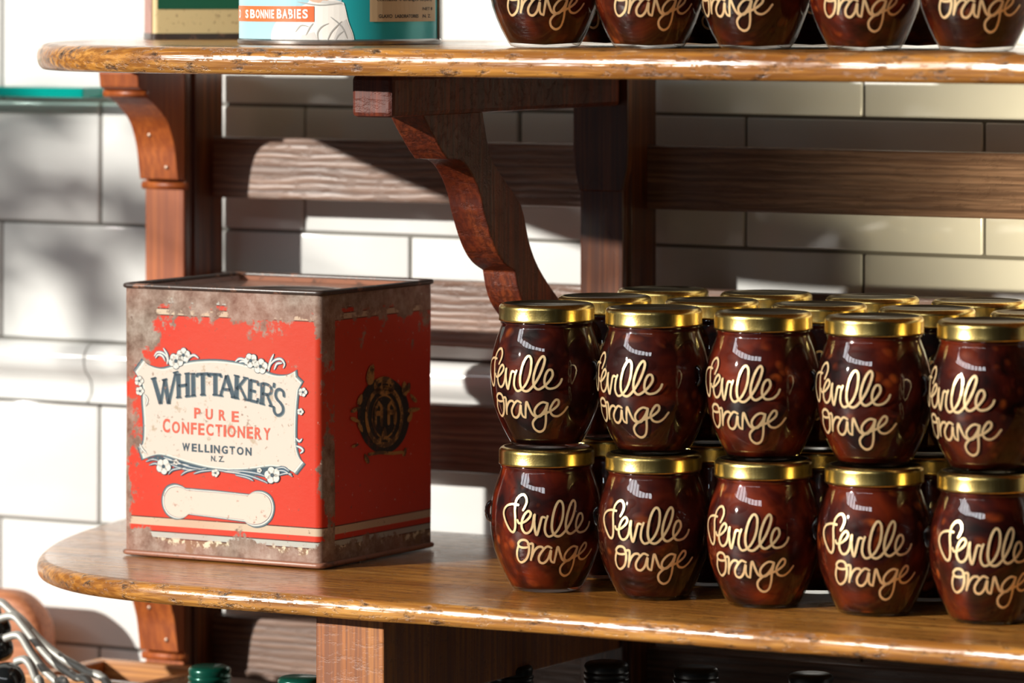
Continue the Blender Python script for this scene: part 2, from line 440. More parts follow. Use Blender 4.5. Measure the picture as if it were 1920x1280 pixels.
# posts
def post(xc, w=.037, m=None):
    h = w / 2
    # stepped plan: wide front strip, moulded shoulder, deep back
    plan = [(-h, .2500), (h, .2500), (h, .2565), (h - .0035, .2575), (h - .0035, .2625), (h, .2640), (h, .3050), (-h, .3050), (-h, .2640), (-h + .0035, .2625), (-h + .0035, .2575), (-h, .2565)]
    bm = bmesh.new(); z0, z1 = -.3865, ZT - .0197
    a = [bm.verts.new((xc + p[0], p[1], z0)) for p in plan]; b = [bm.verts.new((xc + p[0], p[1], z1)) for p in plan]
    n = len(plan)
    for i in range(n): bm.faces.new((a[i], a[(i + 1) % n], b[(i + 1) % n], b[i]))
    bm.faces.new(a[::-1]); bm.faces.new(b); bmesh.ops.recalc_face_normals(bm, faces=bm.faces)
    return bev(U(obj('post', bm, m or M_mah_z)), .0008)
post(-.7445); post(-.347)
bm = bmesh.new(); box(bm, -.7630, -.7260, .2470, .2499, -.3865, ZT - .0197, .0008, 2)  # added sheet: sunlit orange in its colour, darker post wood stands for shade
U(obj('post_lit_front', bm, M_mah_b2))['label'] = 'front of the left post, sunlit orange put into its colour'
# capital block and flare on middle post
bm = bmesh.new()
hp = [(-.3710, .3625), (-.3710, .300), (-.3695, .285), (-.3655, .268), (-.3285, .268), (-.3245, .285), (-.3235, .300), (-.3235, .3625)]
a_ = [bm.verts.new((x, .2485, z)) for x, z in hp]; b_ = [bm.verts.new((x, .2570, z)) for x, z in hp]
for i in range(8): bm.faces.new((a_[i], a_[(i + 1) % 8], b_[(i + 1) % 8], b_[i]))
bm.faces.new(a_); bm.faces.new(b_[::-1]); bmesh.ops.recalc_face_normals(bm, faces=bm.faces)
bev(U(obj('post_head', bm, M_mah_z)), .001)
for z0, z1 in ((.2530, .3020), (.1400, .1925), (.0420, .0945), (-.1350, -.0850)):
    bm = bmesh.new(); box(bm, -.760, .95, .2900, .3090, z0, z1, .0015)
    U(obj('back_rail', bm, M_mah_x))
# middle brace + arm
def brace_mesh(dz=0):
    front = [(-.0439, .3355), (-.0313, .3223), (-.0163, .3085), (-.0073, .3016), (.0095, .3005), (.0216, .2949), (.0331, .2836), (.0400, .273), (.0446, .2618), (.0547, .2438), (.0641, .2317),
             (.0758, .2225), (.0910, .2160), (.0945, .2046), (.1019, .1923), (.1155, .1809), (.137, .166), (.16, .148), (.185, .124), (.215, .103), (.2495, .085)]
    back = [(.2495, .150), (.215, .163), (.185, .177), (.1548, .1941), (.1261, .2175), (.1115, .238), (.1003, .264), (.074, .2846), (.0543, .3028), (.0426, .3355)]
    front = front[:4] + smooth_pts(front[4:13], 4) + smooth_pts(front[13:], 3)
    back = smooth_pts(back, 3)
    bm = bmesh.new(); prism(bm, [(y, z + dz) for y, z in front + back], -.361, -.333)
    return bm
bev(U(obj('curved_brace', brace_mesh(), M_mah_b)), .001)
bm = bmesh.new(); box(bm, -.364, -.330, -.0900, .2500, .3335, .3632, .0035, 2)
U(obj('bracket_arm', bm, M_mah_b))
bm = bmesh.new(); box(bm, -.387, -.331, -.1000, .2500, -.0800, -.0150, .0012, 2)
a2 = U(obj('bracket_arm', bm, M_block)); a2['label'] = 'scuffed orange wooden block under the lower board'
bev(U(obj('curved_brace', brace_mesh(-.4135), M_mah_b)), .001)
# end brackets
def endbracket(dz):
    lo = [(.1805, .3632), (.1805, .3549), (.1822, .3445), (.1885, .3415)]
    bead = [(.1868, .3405), (.1860, .3390), (.1868, .3372), (.1893, .3362)]
    cur = [(.1940, .3357), (.2060, .3300), (.2182, .3213), (.2255, .3135), (.2300, .3050), (.2338, .2950), (.2360, .2844), (.2375, .2765), (.2389, .2692)]
    prof = lo + [(.1935, .3412), (.1935, .3398)] + smooth_pts(cur, 3) + [(.2502, .2685), (.2502, .3632)]
    bm = bmesh.new(); prism(bm, [(y, z + dz) for y, z in prof], -.763, -.726)
    o = bev(U(obj('end_bracket', bm, M_mah_b2)), .0008)
    bm = bmesh.new()
    tube(bm, [(-.7645, .1915, .3390 + dz), (-.7245, .1915, .3390 + dz)], .0030, 12)
    c = obj('bead_moulding', bm, M_mah_b2, None, True); c.parent = o
    bm = bmesh.new()
    tube(bm, [(-.7650, .2475, .2640 + dz), (-.7240, .2475, .2640 + dz)], .0034, 12)
    c = obj('bead_moulding', bm, M_mah_b2, None, True); c.parent = o
    for (yy, zz) in ((.2303, .305), (.2368, .279)):
        bm = bmesh.new(); bmesh.ops.create_uvsphere(bm, u_segments=10, v_segments=6, radius=.0018)
        for v in bm.verts: v.co = Vector((-.748 + (.012 if zz < .29 else 0) + v.co.x, yy - .0003 + v.co.y * .4, zz + dz + v.co.z))
        n = obj('nail_head', bm, M_iron, None, True); n.parent = o
endbracket(0); endbracket(-.3785)

# ------------------------------------------------------------------ jars
gprof = [(0, .0208), (.0008, .0230), (.0030, .0246), (.0075, .0270), (.013, .0298), (.020, .0328), (.028, .0356), (.036, .0372), (.044, .0380), (.052, .0381), (.059, .0376),
         (.0655, .0364), (.071, .0350), (.076, .0334), (.0800, .0320), (.0828, .0311), (.0842, .0306), (.0850, .0310), (.0860, .0314), (.0870, .0310), (.0880, .0304), (.0960, .0300)]
KR, KH = 1.045, 1.018
gprof = [(z * KH, r * KR) for z, r in gprof]
def jr(z):
    for (z0, r0), (z1, r1) in zip(gprof[:-1], gprof[1:]):
        if z <= z1: return r0 + (r1 - r0) * (z - z0) / (z1 - z0)
    return gprof[-1][1]
bm = bmesh.new(); lathe(bm, gprof, 72, cap1=False); me_glass = bpy.data.meshes.new('glass_body'); bm.to_mesh(me_glass); bm.free()
bm = bmesh.new(); jp = [(.0016, .001)] + [(max(z, .0016), r - .0010) for z, r in gprof if .002 < z < .0885] + [(.0888, .001)]
lathe(bm, jp, 72); me_jam = bpy.data.meshes.new('marmalade'); bm.to_mesh(me_jam); bm.free()
bm = bmesh.new()
lathe(bm, [(z * KH, r * 1.036) for z, r in [(.0868, .0318), (.0872, .0326), (.0880, .0329), (.0888, .0326), (.0955, .0326), (.0970, .0324), (.0981, .0316), (.0990, .0305), (.0991, .0292)]], 72, cap1=False, cap0=False)
me_lid = bpy.data.meshes.new('lid'); bm.to_mesh(me_lid); bm.free()
bm = bmesh.new(); lathe(bm, [(z * KH, r * 1.036) for z, r in [(.0991, .0292), (.0986, .0284), (.0979, .0280), (.0979, .0001)]], 72, cap1=False, cap0=False)
me_top = bpy.data.meshes.new('lid_panel'); bm.to_mesh(me_top); bm.free()
for me, m in ((me_glass, M_glass), (me_jam, M_jam), (me_lid, M_gold), (me_top, M_goldtop)):
    me.materials.append(m)
    for p in me.polygons: p.use_smooth = True
me_lid.set_sharp_from_angle(angle=math.radians(50))
# handwriting: strokes drawn on a 1280 sheet, centre line of the jar at x = 685
W = [
 [(275, 345), (298, 300), (318, 245), (315, 195), (290, 160), (245, 175), (205, 235), (188, 330), (190, 450), (190, 560), (172, 618), (135, 595), (90, 490), (74, 390), (102, 310), (160, 280), (225, 285)],
 [(215, 470), (232, 505), (290, 485), (345, 430), (362, 380), (335, 352), (290, 400), (262, 480), (262, 560), (295, 618), (340, 612), (378, 545), (400, 400)],
 [(408, 392), (402, 480), (412, 590), (432, 640), (450, 585), (470, 500), (492, 425), (525, 425)],
 [(560, 410), (535, 490), (528, 590), (565, 655), (625, 640), (695, 565), (745, 440), (758, 300), (738, 238), (700, 235), (655, 310), (622, 430), (612, 550), (640, 635), (705, 655),
  (775, 600), (850, 490), (900, 370), (920, 270), (895, 228), (852, 280), (808, 400), (788, 510), (800, 595), (850, 630), (920, 590), (980, 525), (1015, 455), (1002, 395), (962, 400), (928, 480), (925, 565), (965, 618), (1040, 608), (1090, 560), (1112, 505)],
 [(350, 790), (300, 803), (248, 796), (228, 755), (258, 712), (310, 712), (340, 755), (350, 840), (330, 940), (278, 992), (238, 955), (220, 870), (230, 790)],
 [(335, 762), (388, 752), (388, 850), (378, 955)],
 [(382, 930), (405, 850), (445, 795), (490, 785), (512, 805)],
 [(612, 800), (560, 782), (505, 835), (468, 910), (480, 975), (530, 990), (578, 935), (608, 830), (606, 920), (622, 970), (655, 985)],
 [(655, 985), (668, 900), (690, 788), (720, 860), (752, 940), (800, 972), (850, 950), (910, 880), (948, 802)],
 [(948, 802), (892, 788), (830, 825), (785, 890), (788, 950), (840, 965), (900, 905), (945, 810), (918, 920), (898, 1040), (862, 1130), (802, 1160), (748, 1120), (740, 1050), (785, 990), (860, 945), (930, 918), (1000, 880), (1058, 825), (1070, 772),
  (1042, 758), (1000, 810), (968, 885), (985, 948), (1040, 962), (1100, 920), (1152, 850)],
]
def sheet(x, y):
    z = .0694 - (y - 150) / 1010 * .0568
    r = jr(z)
    return math.asin(max(-.99, min(.99, (x - 685) / 6.4 * .3606e-3 / r))), z
bm = bmesh.new()
for s in W:
    q = [sheet(*p) for p in smooth_pts(s, 7)]
    q = [(a * .039, z * KH) for a, z in q]
    f_stroke(bm, q, .00170, 0, .12)
def onjar(x, z, _):
    a = x / .039; r = jr(z) + .00025
    return Vector((math.sin(a) * r, -math.cos(a) * r, z))
wrap(bm, onjar); bmesh.ops.recalc_face_normals(bm, faces=bm.faces)
me_ink = bpy.data.meshes.new('lettering'); bm.to_mesh(me_ink); bm.free(); me_ink.materials.append(M_ink)
def ear(a):
    bm = bmesh.new(); pts = []
    for k in range(9):
        t = PI * k / 8
        pts.append((jr(.055) - .001 + .0034 * math.sin(t), .0, .055 + .0062 * math.cos(t)))
    tube(bm, pts, .0018, 8)
    bmesh.ops.rotate(bm, verts=bm.verts, matrix=Matrix.Rotation(a - PI / 2, 3, 'Z'))
    me = bpy.data.meshes.new('glass_ear'); bm.to_mesh(me); bm.free(); me.materials.append(M_ear)
    for p in me.polygons: p.use_smooth = True
    return me
me_e = [ear(math.radians(-101)), ear(math.radians(79))]
proto = empty('marmalade_jar', '', 'jar')
for nm, me in (('glass_body', me_glass), ('marmalade', me_jam), ('lettering', me_ink), ('glass_ear', me_e[0]), ('glass_ear', me_e[1])):
    link(nm, me, None, proto)
lidp = link('lid', me_lid, None, proto); link('lid_panel', me_top, None, lidp)
used = [False]
def dup(root):
    r = root.copy(); C.objects.link(r)
    for ch in list(root.children):
        c = ch.copy(); C.objects.link(c); c.parent = r
        for g in ch.children:
            d = g.copy(); C.objects.link(d); d.parent = c
    return r
ORD = ['first', 'second', 'third', 'fourth', 'fifth', 'sixth']
def place(x, y, z, d, label, group):
    if used[0]: o = dup(proto)
    else: o = proto; used[0] = True
    rx, ry = CAM.x - x, CAM.y - y
    o.location = (x, y, z); o.rotation_euler = (0, 0, math.atan2(rx, -ry) + math.radians(d))
    o['label'] = label; o['group'] = group; o['category'] = 'jar'
JX = [-.2485, -.1632, -.0780, .0062, .0900]; Q = .0880; H = .1010
rl = [11, 0, -12, 1, 6]; ru = [-22, -29, -21, -22, -31]
rname = ['front', 'middle', 'back']
for layer in (0, 1):
    for r in range(3):
        for j in range(5 if r < 2 else 4):
            x = JX[j] + random.uniform(-.001, .001) * (r > 0); y = -.014 + r * Q
            if r == 0: d = (rl, ru)[layer][j]
            else: d = random.uniform(-60, 60)
            place(x, y, layer * H + .0003, d, 'gold-lidded orange marmalade jar, lower shelf, %s layer, %s row, %s from the left' % (('bottom', 'top')[layer], rname[r], ORD[j]),
                  '%s row of marmalade jars in the %s layer on the lower shelf' % (rname[r], ('bottom', 'top')[layer]))
# upper shelf
ux = [-.2410, -.1585, -.0760, .0065, .0890]
for j, (x, d) in enumerate(zip(ux, [1, 6, -27, -1, 4])):
    place(x, -.030, ZT + .0003, d, 'orange marmalade jar on the upper shelf, front row, %s from the left' % ORD[j], 'front row of marmalade jars on the upper shelf')
for j, x in enumerate([-.240, -.158, -.076, .006]):
    place(x, .058, ZT + .0003, random.uniform(-40, 40), 'orange marmalade jar on the upper shelf, behind the front row, %s from the left' % ORD[j], 'second row of marmalade jars on the upper shelf')

# ------------------------------------------------------------------ red confectionery tin
TW, TD, TH = .1760, .1565, .2005
tin = empty('confectionery_tin', 'worn square red confectionery tin with cream scroll label at the left of the lower shelf', 'tin', (-.5295, .0785, .0012), math.radians(-1.2))
def rrect(w, d, r, n=5):
    o = []
    for cx, cy, a0 in ((w / 2 - r, -d / 2 + r, -PI / 2), (w / 2 - r, d / 2 - r, 0), (-w / 2 + r, d / 2 - r, PI / 2), (-w / 2 + r, -d / 2 + r, PI)):
        for k in range(n + 1):
            a = a0 + PI / 2 * k / n; o.append((cx + r * math.cos(a), cy + r * math.sin(a)))
    return o
def ringmesh(bm, spec):
    loops = []
    for w, d, r, z in spec: loops.append([bm.verts.new((p[0], p[1], z)) for p in rrect(w, d, r)])
    n = len(loops[0])
    for a, b in zip(loops[:-1], loops[1:]):
        for i in range(n): bm.faces.new((a[i], a[(i + 1) % n], b[(i + 1) % n], b[i]))
    return loops
bm = bmesh.new()
nz = 12
lp = ringmesh(bm, [(TW, TD, .006, TH * k / nz) for k in range(nz + 1)])
bm.faces.new(lp[0][::-1])
# shallow dents
for v in bm.verts:
    s = 1 + .004 * math.sin(v.co.z * 31 + 1) * math.sin(v.co.x * 40)
    if 0.02 < v.co.z < .19: v.co.x *= 1 + .003 * math.sin(v.co.z * 40); 
obj('tin_body', bm, M_tin, tin, angle=30)
bm = bmesh.new()
def rim(z, g, t):
    pr = [(g * math.cos(a) * 1.0, g * math.sin(a) * t) for a in [2 * PI * k / 8 for k in range(8)]]
    loops = [[bm.verts.new((p[0], p[1], z + dz)) for p in rrect(TW + 2 * dr + .0006, TD + 2 * dr + .0006, .006)] for dr, dz in pr]
    n = len(loops[0])
    for k in range(8):
        a, b = loops[k], loops[(k + 1) % 8]
        for i in range(n): bm.faces.new((a[i], a[(i + 1) % n], b[(i + 1) % n], b[i]))
rim(.0018, .0017, 1.2); bmesh.ops.recalc_face_normals(bm, faces=bm.faces)
obj('bottom_rim', bm, M_copper, tin, True)
bm = bmesh.new(); rim(TH, .0016, 1.25); bmesh.ops.recalc_face_normals(bm, faces=bm.faces)
r_ = obj('top_rim', bm, M_rim, tin, True)
bm = bmesh.new()
lp = ringmesh(bm, [(TW - .0006, TD - .0006, .006, TH), (TW - .006, TD - .006, .006, TH - .004), (TW - .030, TD - .030, .012, TH - .0075), (TW - .034, TD - .034, .012, TH - .011)])
bm.faces.new(lp[-1])
bmesh.ops.recalc_face_normals(bm, faces=bm.faces); 
t_ = obj('sunken_top', bm, M_copper, tin, angle=30)
bm = bmesh.new(); lathe(bm, [(0, .052), (.004, .052), (.006, .050), (.006, .044), (.004, .042), (.004, .0005)], 48, .0, .0, TH - .011, cap0=False)
obj('round_lid', bm, M_greytin, t_, angle=40)
# artwork, drawn on the 1213-wide sheet of the front face
def L(x, y):
    px = 240 + x / 3.37; py = 630 + y / 3.37
    top = 530 + .041 * (px - 234); bot = 1045 + .06 * (px - 234)
    return (px - 234) / 366 * TW - TW / 2, (bot - py) / (bot - top) * TH
def LL(pts): return [L(*p) for p in pts]
def front(x, z, h): return Vector((x, -TD / 2 - .00025 - h, z))
def art(name, m, fn, parent=tin, fmap=front, step=None, x0=0, x1=0):
    bm = bmesh.new(); fn(bm); wrap(bm, fmap, step, x0, x1); bmesh.ops.recalc_face_normals(bm, faces=bm.faces)
    return obj(name, bm, m, parent)
panel = [[(112, 148), (150, 182), (225, 203), (300, 186), (420, 158), (560, 150), (700, 165), (820, 198), (920, 238), (1000, 240), (1055, 212)],
         [(1060, 250), (1095, 285)], [(1072, 330), (1062, 430), (1056, 560), (1058, 680), (1075, 755), (1105, 795)], [(1055, 862), (1000, 832), (900, 820), (780, 838), (650, 846), (520, 832), (400, 803), (300, 772), (205, 752), (110, 782)],
         [(85, 700), (112, 680), (118, 560), (108, 400), (108, 310), (60, 222)]]
pan = []
for s in panel: pan += smooth_pts(s, 4) if len(s) > 2 else s
cxm, cym = 590, 500
def grow(pts, k): return [(cxm + (x - cxm) * (1 + k / 500), cym + (y - cym) * (1 + k / 350)) for x, y in pts]
lab = art('label_panel', M_navy, lambda b: f_poly(b, LL(grow(pan, 14)), 0))
art('panel_border', M_greyink, lambda b: f_poly(b, LL(grow(pan, 8)), .0001), lab)
art('panel_border', M_white, lambda b: f_poly(b, LL(grow(pan, 0)), .0002), lab)
art('panel_field', M_cream, lambda b: f_poly(b, LL(grow(pan, -9)), .0003), lab)
# cartouche
car = smooth_pts([(372, 965), (345, 948), (300, 938), (252, 960), (225, 1020), (228, 1090), (258, 1145), (310, 1172), (360, 1165), (392, 1140)], 4) + [(560, 1160), (752, 1185)] + \
      smooth_pts([(765, 1200), (812, 1218), (870, 1205), (915, 1160), (932, 1090), (915, 1020), (870, 982), (815, 978), (775, 1000)], 4) + [(560, 978)]
ccx, ccy = 580, 1078
def growc(k): return [(ccx + (x - ccx) * (1 - k / 350), ccy + (y - ccy) * (1 - k / 120)) for x, y in car]
cr = art('blank_cartouche', M_navy, lambda b: f_poly(b, LL(car), 0))
art('cartouche_border', M_greyink, lambda b: f_poly(b, LL(growc(4)), .0001), cr)
art('cartouche_border', M_white, lambda b: f_poly(b, LL(growc(10)), .00015), cr)
art('cartouche_border', M_navy, lambda b: f_poly(b, LL(growc(17)), .0002), cr)
art('cartouche_field', M_pink, lambda b: f_poly(b, LL(growc(20)), .0003), cr)
# WHITTAKER'S, serif capitals on an arch
GL = {'W': ([[(0, 1), (.27, 0)], [(.27, 0), (.5, .85)], [(.5, .85), (.73, 0)], [(.73, 0), (1, 1)]], [(0, 1), (.5, .85) , (1, 1)]),
      'H': ([[(.15, 0), (.15, 1)], [(.85, 0), (.85, 1)], [(.15, .5), (.85, .5)]], [(.15, 0), (.15, 1), (.85, 0), (.85, 1)]),
      'I': ([[(.5, 0), (.5, 1)]], [(.5, 0), (.5, 1)]),
      'T': ([[(.5, 0), (.5, 1)], [(0, .97), (1, .97)], [(.02, .97), (.02, .84)], [(.98, .97), (.98, .84)]], [(.5, 0)]),
      'A': ([[(.06, 0), (.5, 1)], [(.5, 1), (.94, 0)], [(.25, .33), (.75, .33)]], [(.06, 0), (.94, 0)]),
      'K': ([[(.15, 0), (.15, 1)], [(.15, .4), (.85, 1)], [(.38, .58), (.92, 0)]], [(.15, 0), (.15, 1), (.85, 1), (.92, 0)]),
      'E': ([[(.18, 0), (.18, 1)], [(.18, .97), (.88, .97)], [(.18, .03), (.92, .03)], [(.18, .5), (.7, .5)], [(.88, .97), (.88, .8)], [(.92, .03), (.92, .22)]], []),
      'R': ([[(.18, 0), (.18, 1)], [(.18, .97), (.6, .97), (.85, .86), (.88, .72), (.78, .56), (.55, .5), (.18, .5)], [(.55, .5), (.92, 0)]], [(.18, 0), (.92, 0)]),
      "'": ([[(.5, 1), (.4, .78)]], []),
      'S': ([[(.86, .78), (.78, .93), (.52, 1), (.26, .93), (.18, .76), (.32, .6), (.62, .48), (.84, .33), (.84, .15), (.62, .02), (.36, 0), (.16, .1), (.1, .26)]], [])}
# letter cells: (char, left top, right top, left bottom, right bottom)
cells = [('W', (175, 262), (315, 222), (190, 425), (300, 425)), ('H', (318, 238), (400, 228), (322, 385), (402, 375)), ('I', (405, 232), (442, 230), (407, 375), (444, 370)),
         ('T', (446, 230), (522, 226), (448, 368), (524, 365)), ('T', (525, 228), (600, 232), (526, 365), (600, 368)), ('A', (585, 235), (680, 245), (590, 370), (682, 382)),
         ('K', (684, 240), (765, 258), (682, 384), (762, 398)), ('E', (768, 262), (838, 280), (764, 400), (832, 416)), ('R', (842, 282), (920, 302), (838, 418), (918, 438)),
         ("'", (912, 282), (945, 290), (910, 425), (940, 435)), ('S', (925, 318), (1000, 335), (915, 485), (990, 500))]
def whit(b, dx=0, dy=0, h=.0005, w=24):
    for ch, tl, tr, bl, br in cells:
        def q(u, v):
            t = (tl[0] + (tr[0] - tl[0]) * u, tl[1] + (tr[1] - tl[1]) * u); o = (bl[0] + (br[0] - bl[0]) * u, bl[1] + (br[1] - bl[1]) * u)
            return L(o[0] + (t[0] - o[0]) * v + dx, o[1] + (t[1] - o[1]) * v + dy)
        st, se = GL[ch]
        for s in st:
            pts = [q(*p) for p in s]
            if len(pts) > 4: pts = smooth_pts(pts, 4)
            vert = abs(s[0][1] - s[-1][1]) > .6
            f_stroke(b, pts, (w if vert and not (ch in 'WA' and s[0][1] < s[-1][1]) else w * .6) / 3.37 * TW / 366, h, 0, ch == 'S')
        for (u, v) in se:
            ww = 17 / max(40, tr[0] - tl[0])
            f_stroke(b, [q(u - ww, v), q(u + ww, v)], 9 / 3.37 * TW / 366, h, 0, False)
art('lettering', M_greyink, lambda b: whit(b, 5, 5, .0004, 25), lab)['label'] = 'grey shadow of the arched lettering'
art('lettering', M_navy, lambda b: whit(b), lab)['label'] = 'navy arched serif lettering'
K = TW / 366 / 3.37
def txt(b, t, x, y, h, w, rot=-.055, bold=0.0): 
    p = L(x, y); f_text(b, t, p[0], p[1], h * K, w * K, rot + .0, .0005, bold=bold)
# face coordinates already remove the slant of the photograph, so lettering sits level
def words_red(b):
    for ch, x, y in (('P', 452, 520), ('U', 526, 526), ('R', 608, 532), ('E', 688, 540)): txt(b, ch, x, y, 56, 44 if ch != 'P' else 40, 0, .03)
    x0, y0, x1, y1 = 255, 610, 885, 655
    s = 'CONFECTIONERY'; wd = [1, 1.1, 1, .8, .85, 1, .95, .35, 1.1, 1, .85, .95, .95]
    tot = sum(wd); u = 0
    for i, (ch, w_) in enumerate(zip(s, wd)):
        uc = (u + w_ / 2) / tot; u += w_
        big = 1.18 if i == 0 else 1
        txt(b, ch, 228 + (912 - 228) * uc, y0 + (y1 - y0) * uc + 0, 62 * big, w_ / tot * 684 * .78, 0, .03)
art('lettering', M_redink, words_red, lab)['label'] = 'red lettering'
def words_navy(b):
    s = 'WELLINGTON'; wd = [1.25, .85, .8, .8, .35, 1, 1, .9, 1.1, 1]; tot = sum(wd); u = 0
    for ch, w_ in zip(s, wd):
        uc = (u + w_ / 2) / tot; u += w_
        txt(b, ch, 350 + (795 - 350) * uc, 728 + 28 * uc, 42, w_ / tot * 445 * .76, 0, .035)
    txt(b, 'N.', 555, 795, 30, 34, 0, .02); txt(b, 'Z.', 602, 798, 30, 36, 0, .02)
art('lettering', M_navy, words_navy, lab)['label'] = 'small navy lettering'
# flowers and scrolls
def flower(b1, b2, x, y, r, ang=0):
    for k in range(5):
        a = ang + 2 * PI * k / 5; p = L(x + math.cos(a) * r * .62, y + math.sin(a) * r * .62); f_circle(b1, p[0], p[1], r * .48 * K, .0006, n=14)
    p = L(x, y); f_circle(b2, p[0], p[1], r * .26 * K, .0007, n=10)
FL = [(318, 150, 42, .3), (365, 112, 38, 1), (785, 145, 38, .5), (845, 182, 40, 1.1), (240, 830, 42, .2), (918, 878, 44, .7), (318, 802, 16, 0), (565, 868, 22, 0), (838, 848, 14, 0), (85, 280, 26, 0), (90, 345, 24, 0), (1105, 345, 24, 0), (1090, 470, 18, 0)]
SC = [[(262, 170), (262, 130), (235, 100), (200, 95), (182, 118)], [(270, 150), (262, 110), (240, 70)], [(250, 150), (232, 118), (205, 110), (190, 130)], [(385, 160), (400, 128), (430, 112), (458, 130)], [(380, 150), (390, 125), (412, 112)],
      [(895, 212), (905, 170), (935, 140), (970, 135), (992, 165), (985, 190)], [(890, 200), (905, 150), (925, 105)], [(930, 200), (945, 165), (975, 160)], [(770, 165), (745, 140), (712, 135), (690, 152)], [(760, 160), (735, 150), (715, 155)],
      [(1062, 640), (1082, 660), (1098, 645)], [(1065, 690), (1090, 700), (1105, 718), (1090, 735)], [(120, 370), (138, 400), (128, 440)], [(90, 690), (105, 720), (130, 745)]]
LF = [[(130, 800), (170, 785), (215, 795)], [(150, 822), (190, 812), (225, 835)], [(255, 800), (330, 835), (420, 850), (510, 838)], [(270, 880), (300, 850), (380, 838)], [(350, 885), (390, 858), (470, 845)], [(430, 875), (480, 858), (560, 850)],
      [(250, 780), (320, 800), (400, 830), (490, 845)], [(620, 860), (700, 868), (780, 885), (860, 915), (888, 930)], [(640, 850), (740, 856), (830, 870), (880, 890)], [(690, 880), (760, 895), (800, 915)], [(940, 850), (990, 850), (1040, 885)], [(950, 880), (1000, 865), (1035, 870)],
      [(940, 835), (985, 828), (1020, 850)], [(280, 815), (340, 812), (400, 822)], [(560, 845), (640, 858), (720, 862)], [(240, 770), (290, 788), (330, 812)]]
bw, bn, bb_ = bmesh.new(), bmesh.new(), bmesh.new()
for x, y, r, a in FL: flower(bw, bn, x, y, r, a)
for s in SC:
    q = [L(*p) for p in smooth_pts(s, 4)]
    f_stroke(bb_, q, 17 * K, .0003, .5); f_stroke(bw, q, 9 * K, .0005, .5)
for s in LF:
    q = [L(*p) for p in smooth_pts(s, 4)]
    f_stroke(bn, q, 17 * K, .0003, .6); f_stroke(bb_, q, 11 * K, .0004, .6); f_stroke(bw, q, 3.5 * K, .0006, .6)
# dark ground behind the lower leaves
f_poly(bn, LL([(130, 780), (205, 760), (300, 785), (400, 815), (520, 843), (460, 850), (330, 840), (260, 822), (200, 800)]), .0002)
f_poly(bn, LL([(640, 858), (780, 848), (900, 832), (1000, 842), (1040, 868), (960, 860), (880, 895), (790, 880)]), .0002)
for x, y, r, a in FL:
    for k in range(5):
        aa = a + 2 * PI * k / 5; p = L(x + math.cos(aa) * r * .62, y + math.sin(aa) * r * .62); f_circle(bn, p[0], p[1], r * .58 * K, .0004, n=14)
for nm, b_, m in (('flower_ornament', bw, M_white), ('flower_ornament', bn, M_navy), ('leaf_ornament', bb_, M_blueink)):
    wrap(b_, front); bmesh.ops.recalc_face_normals(b_, faces=b_.faces); obj(nm, b_, m, lab)
# crest on the right side: sheet of the side face, 985 wide
def S(x, y):
    px = 620 + x / 4.925; py = 640 + y / 4.925
    top = 545 - .12 * (px - 605); bot = 1067 - .165 * (px - 605)
    return (px - 605) / 206 * TD - TD / 2, (bot - py) / (bot - top) * TH
def side(x, z, h): return Vector((TW / 2 + .0003 + h, x, z))
KS = TD / 206 / 4.925
def crest_black(b):
    f_poly(b, [S(480 + 235 * math.cos(t) , 680 + 360 * math.sin(t)) for t in [2 * PI * k / 40 for k in range(40)]], 0)
def ell(b, cx, cy, rx, ry, w, h, a0=0, a1=2 * PI):
    n = 40; f_stroke(b, [S(cx + rx * math.cos(a0 + (a1 - a0) * k / n), cy + ry * math.sin(a0 + (a1 - a0) * k / n)) for k in range(n + 1)], w * KS, h, 0, False)
def crest_gold(b):
    ell(b, 480, 690, 160, 270, 26, .0003); ell(b, 480, 690, 110, 200, 9, .0003); ell(b, 480, 400, 80, 62, 26, .0003); ell(b, 490, 390, 35, 25, 12, .0003)
    for s in ([(400, 760), (400, 620), (430, 560), (455, 600), (455, 760)], [(520, 750), (520, 590), (545, 550), (575, 600), (578, 750)], [(400, 660), (455, 660)], [(520, 650), (578, 650)]):
        f_stroke(b, [S(*p) for p in s], 24 * KS, .0003)
    for cx, cy, a, l in ((262, 530, 1.3, 55), (225, 620, .5, 52), (220, 720, -.5, 50), (265, 790, -1.2, 48), (355, 300, 1.5, 95), (375, 240, 1.5, 45), (745, 520, 2.2, 50), (750, 630, .15, 60), (715, 700, 1.2, 50), (665, 430, 1.6, 70), (700, 420, 1.4, 50),
                        (320, 1085, 1.9, 50), (665, 1030, 1.3, 45), (220, 960, .4, 36), (480, 850, 1.5, 60), (440, 910, .6, 50), (520, 910, 2.5, 50)):
        ca, sa = math.cos(a), math.sin(a)
        pts = [(l * math.cos(t), l * .36 * math.sin(t) * (1 - .3 * math.cos(t))) for t in [2 * PI * k / 14 for k in range(14)]]
        f_poly(b, [S(cx + u * ca - v * sa, cy - u * sa - v * ca) for u, v in pts], .0004)
    f_stroke(b, [S(*p) for p in ((340, 1045), (440, 1030), (560, 1040), (640, 1030))], 16 * KS, .0003)
cb = art('side_crest', M_blackpaint, crest_black, tin, side); cb['label'] = 'dark crest with dull gold monogram and leaves'
art('crest_gilding', M_oldgold, crest_gold, cb, side)

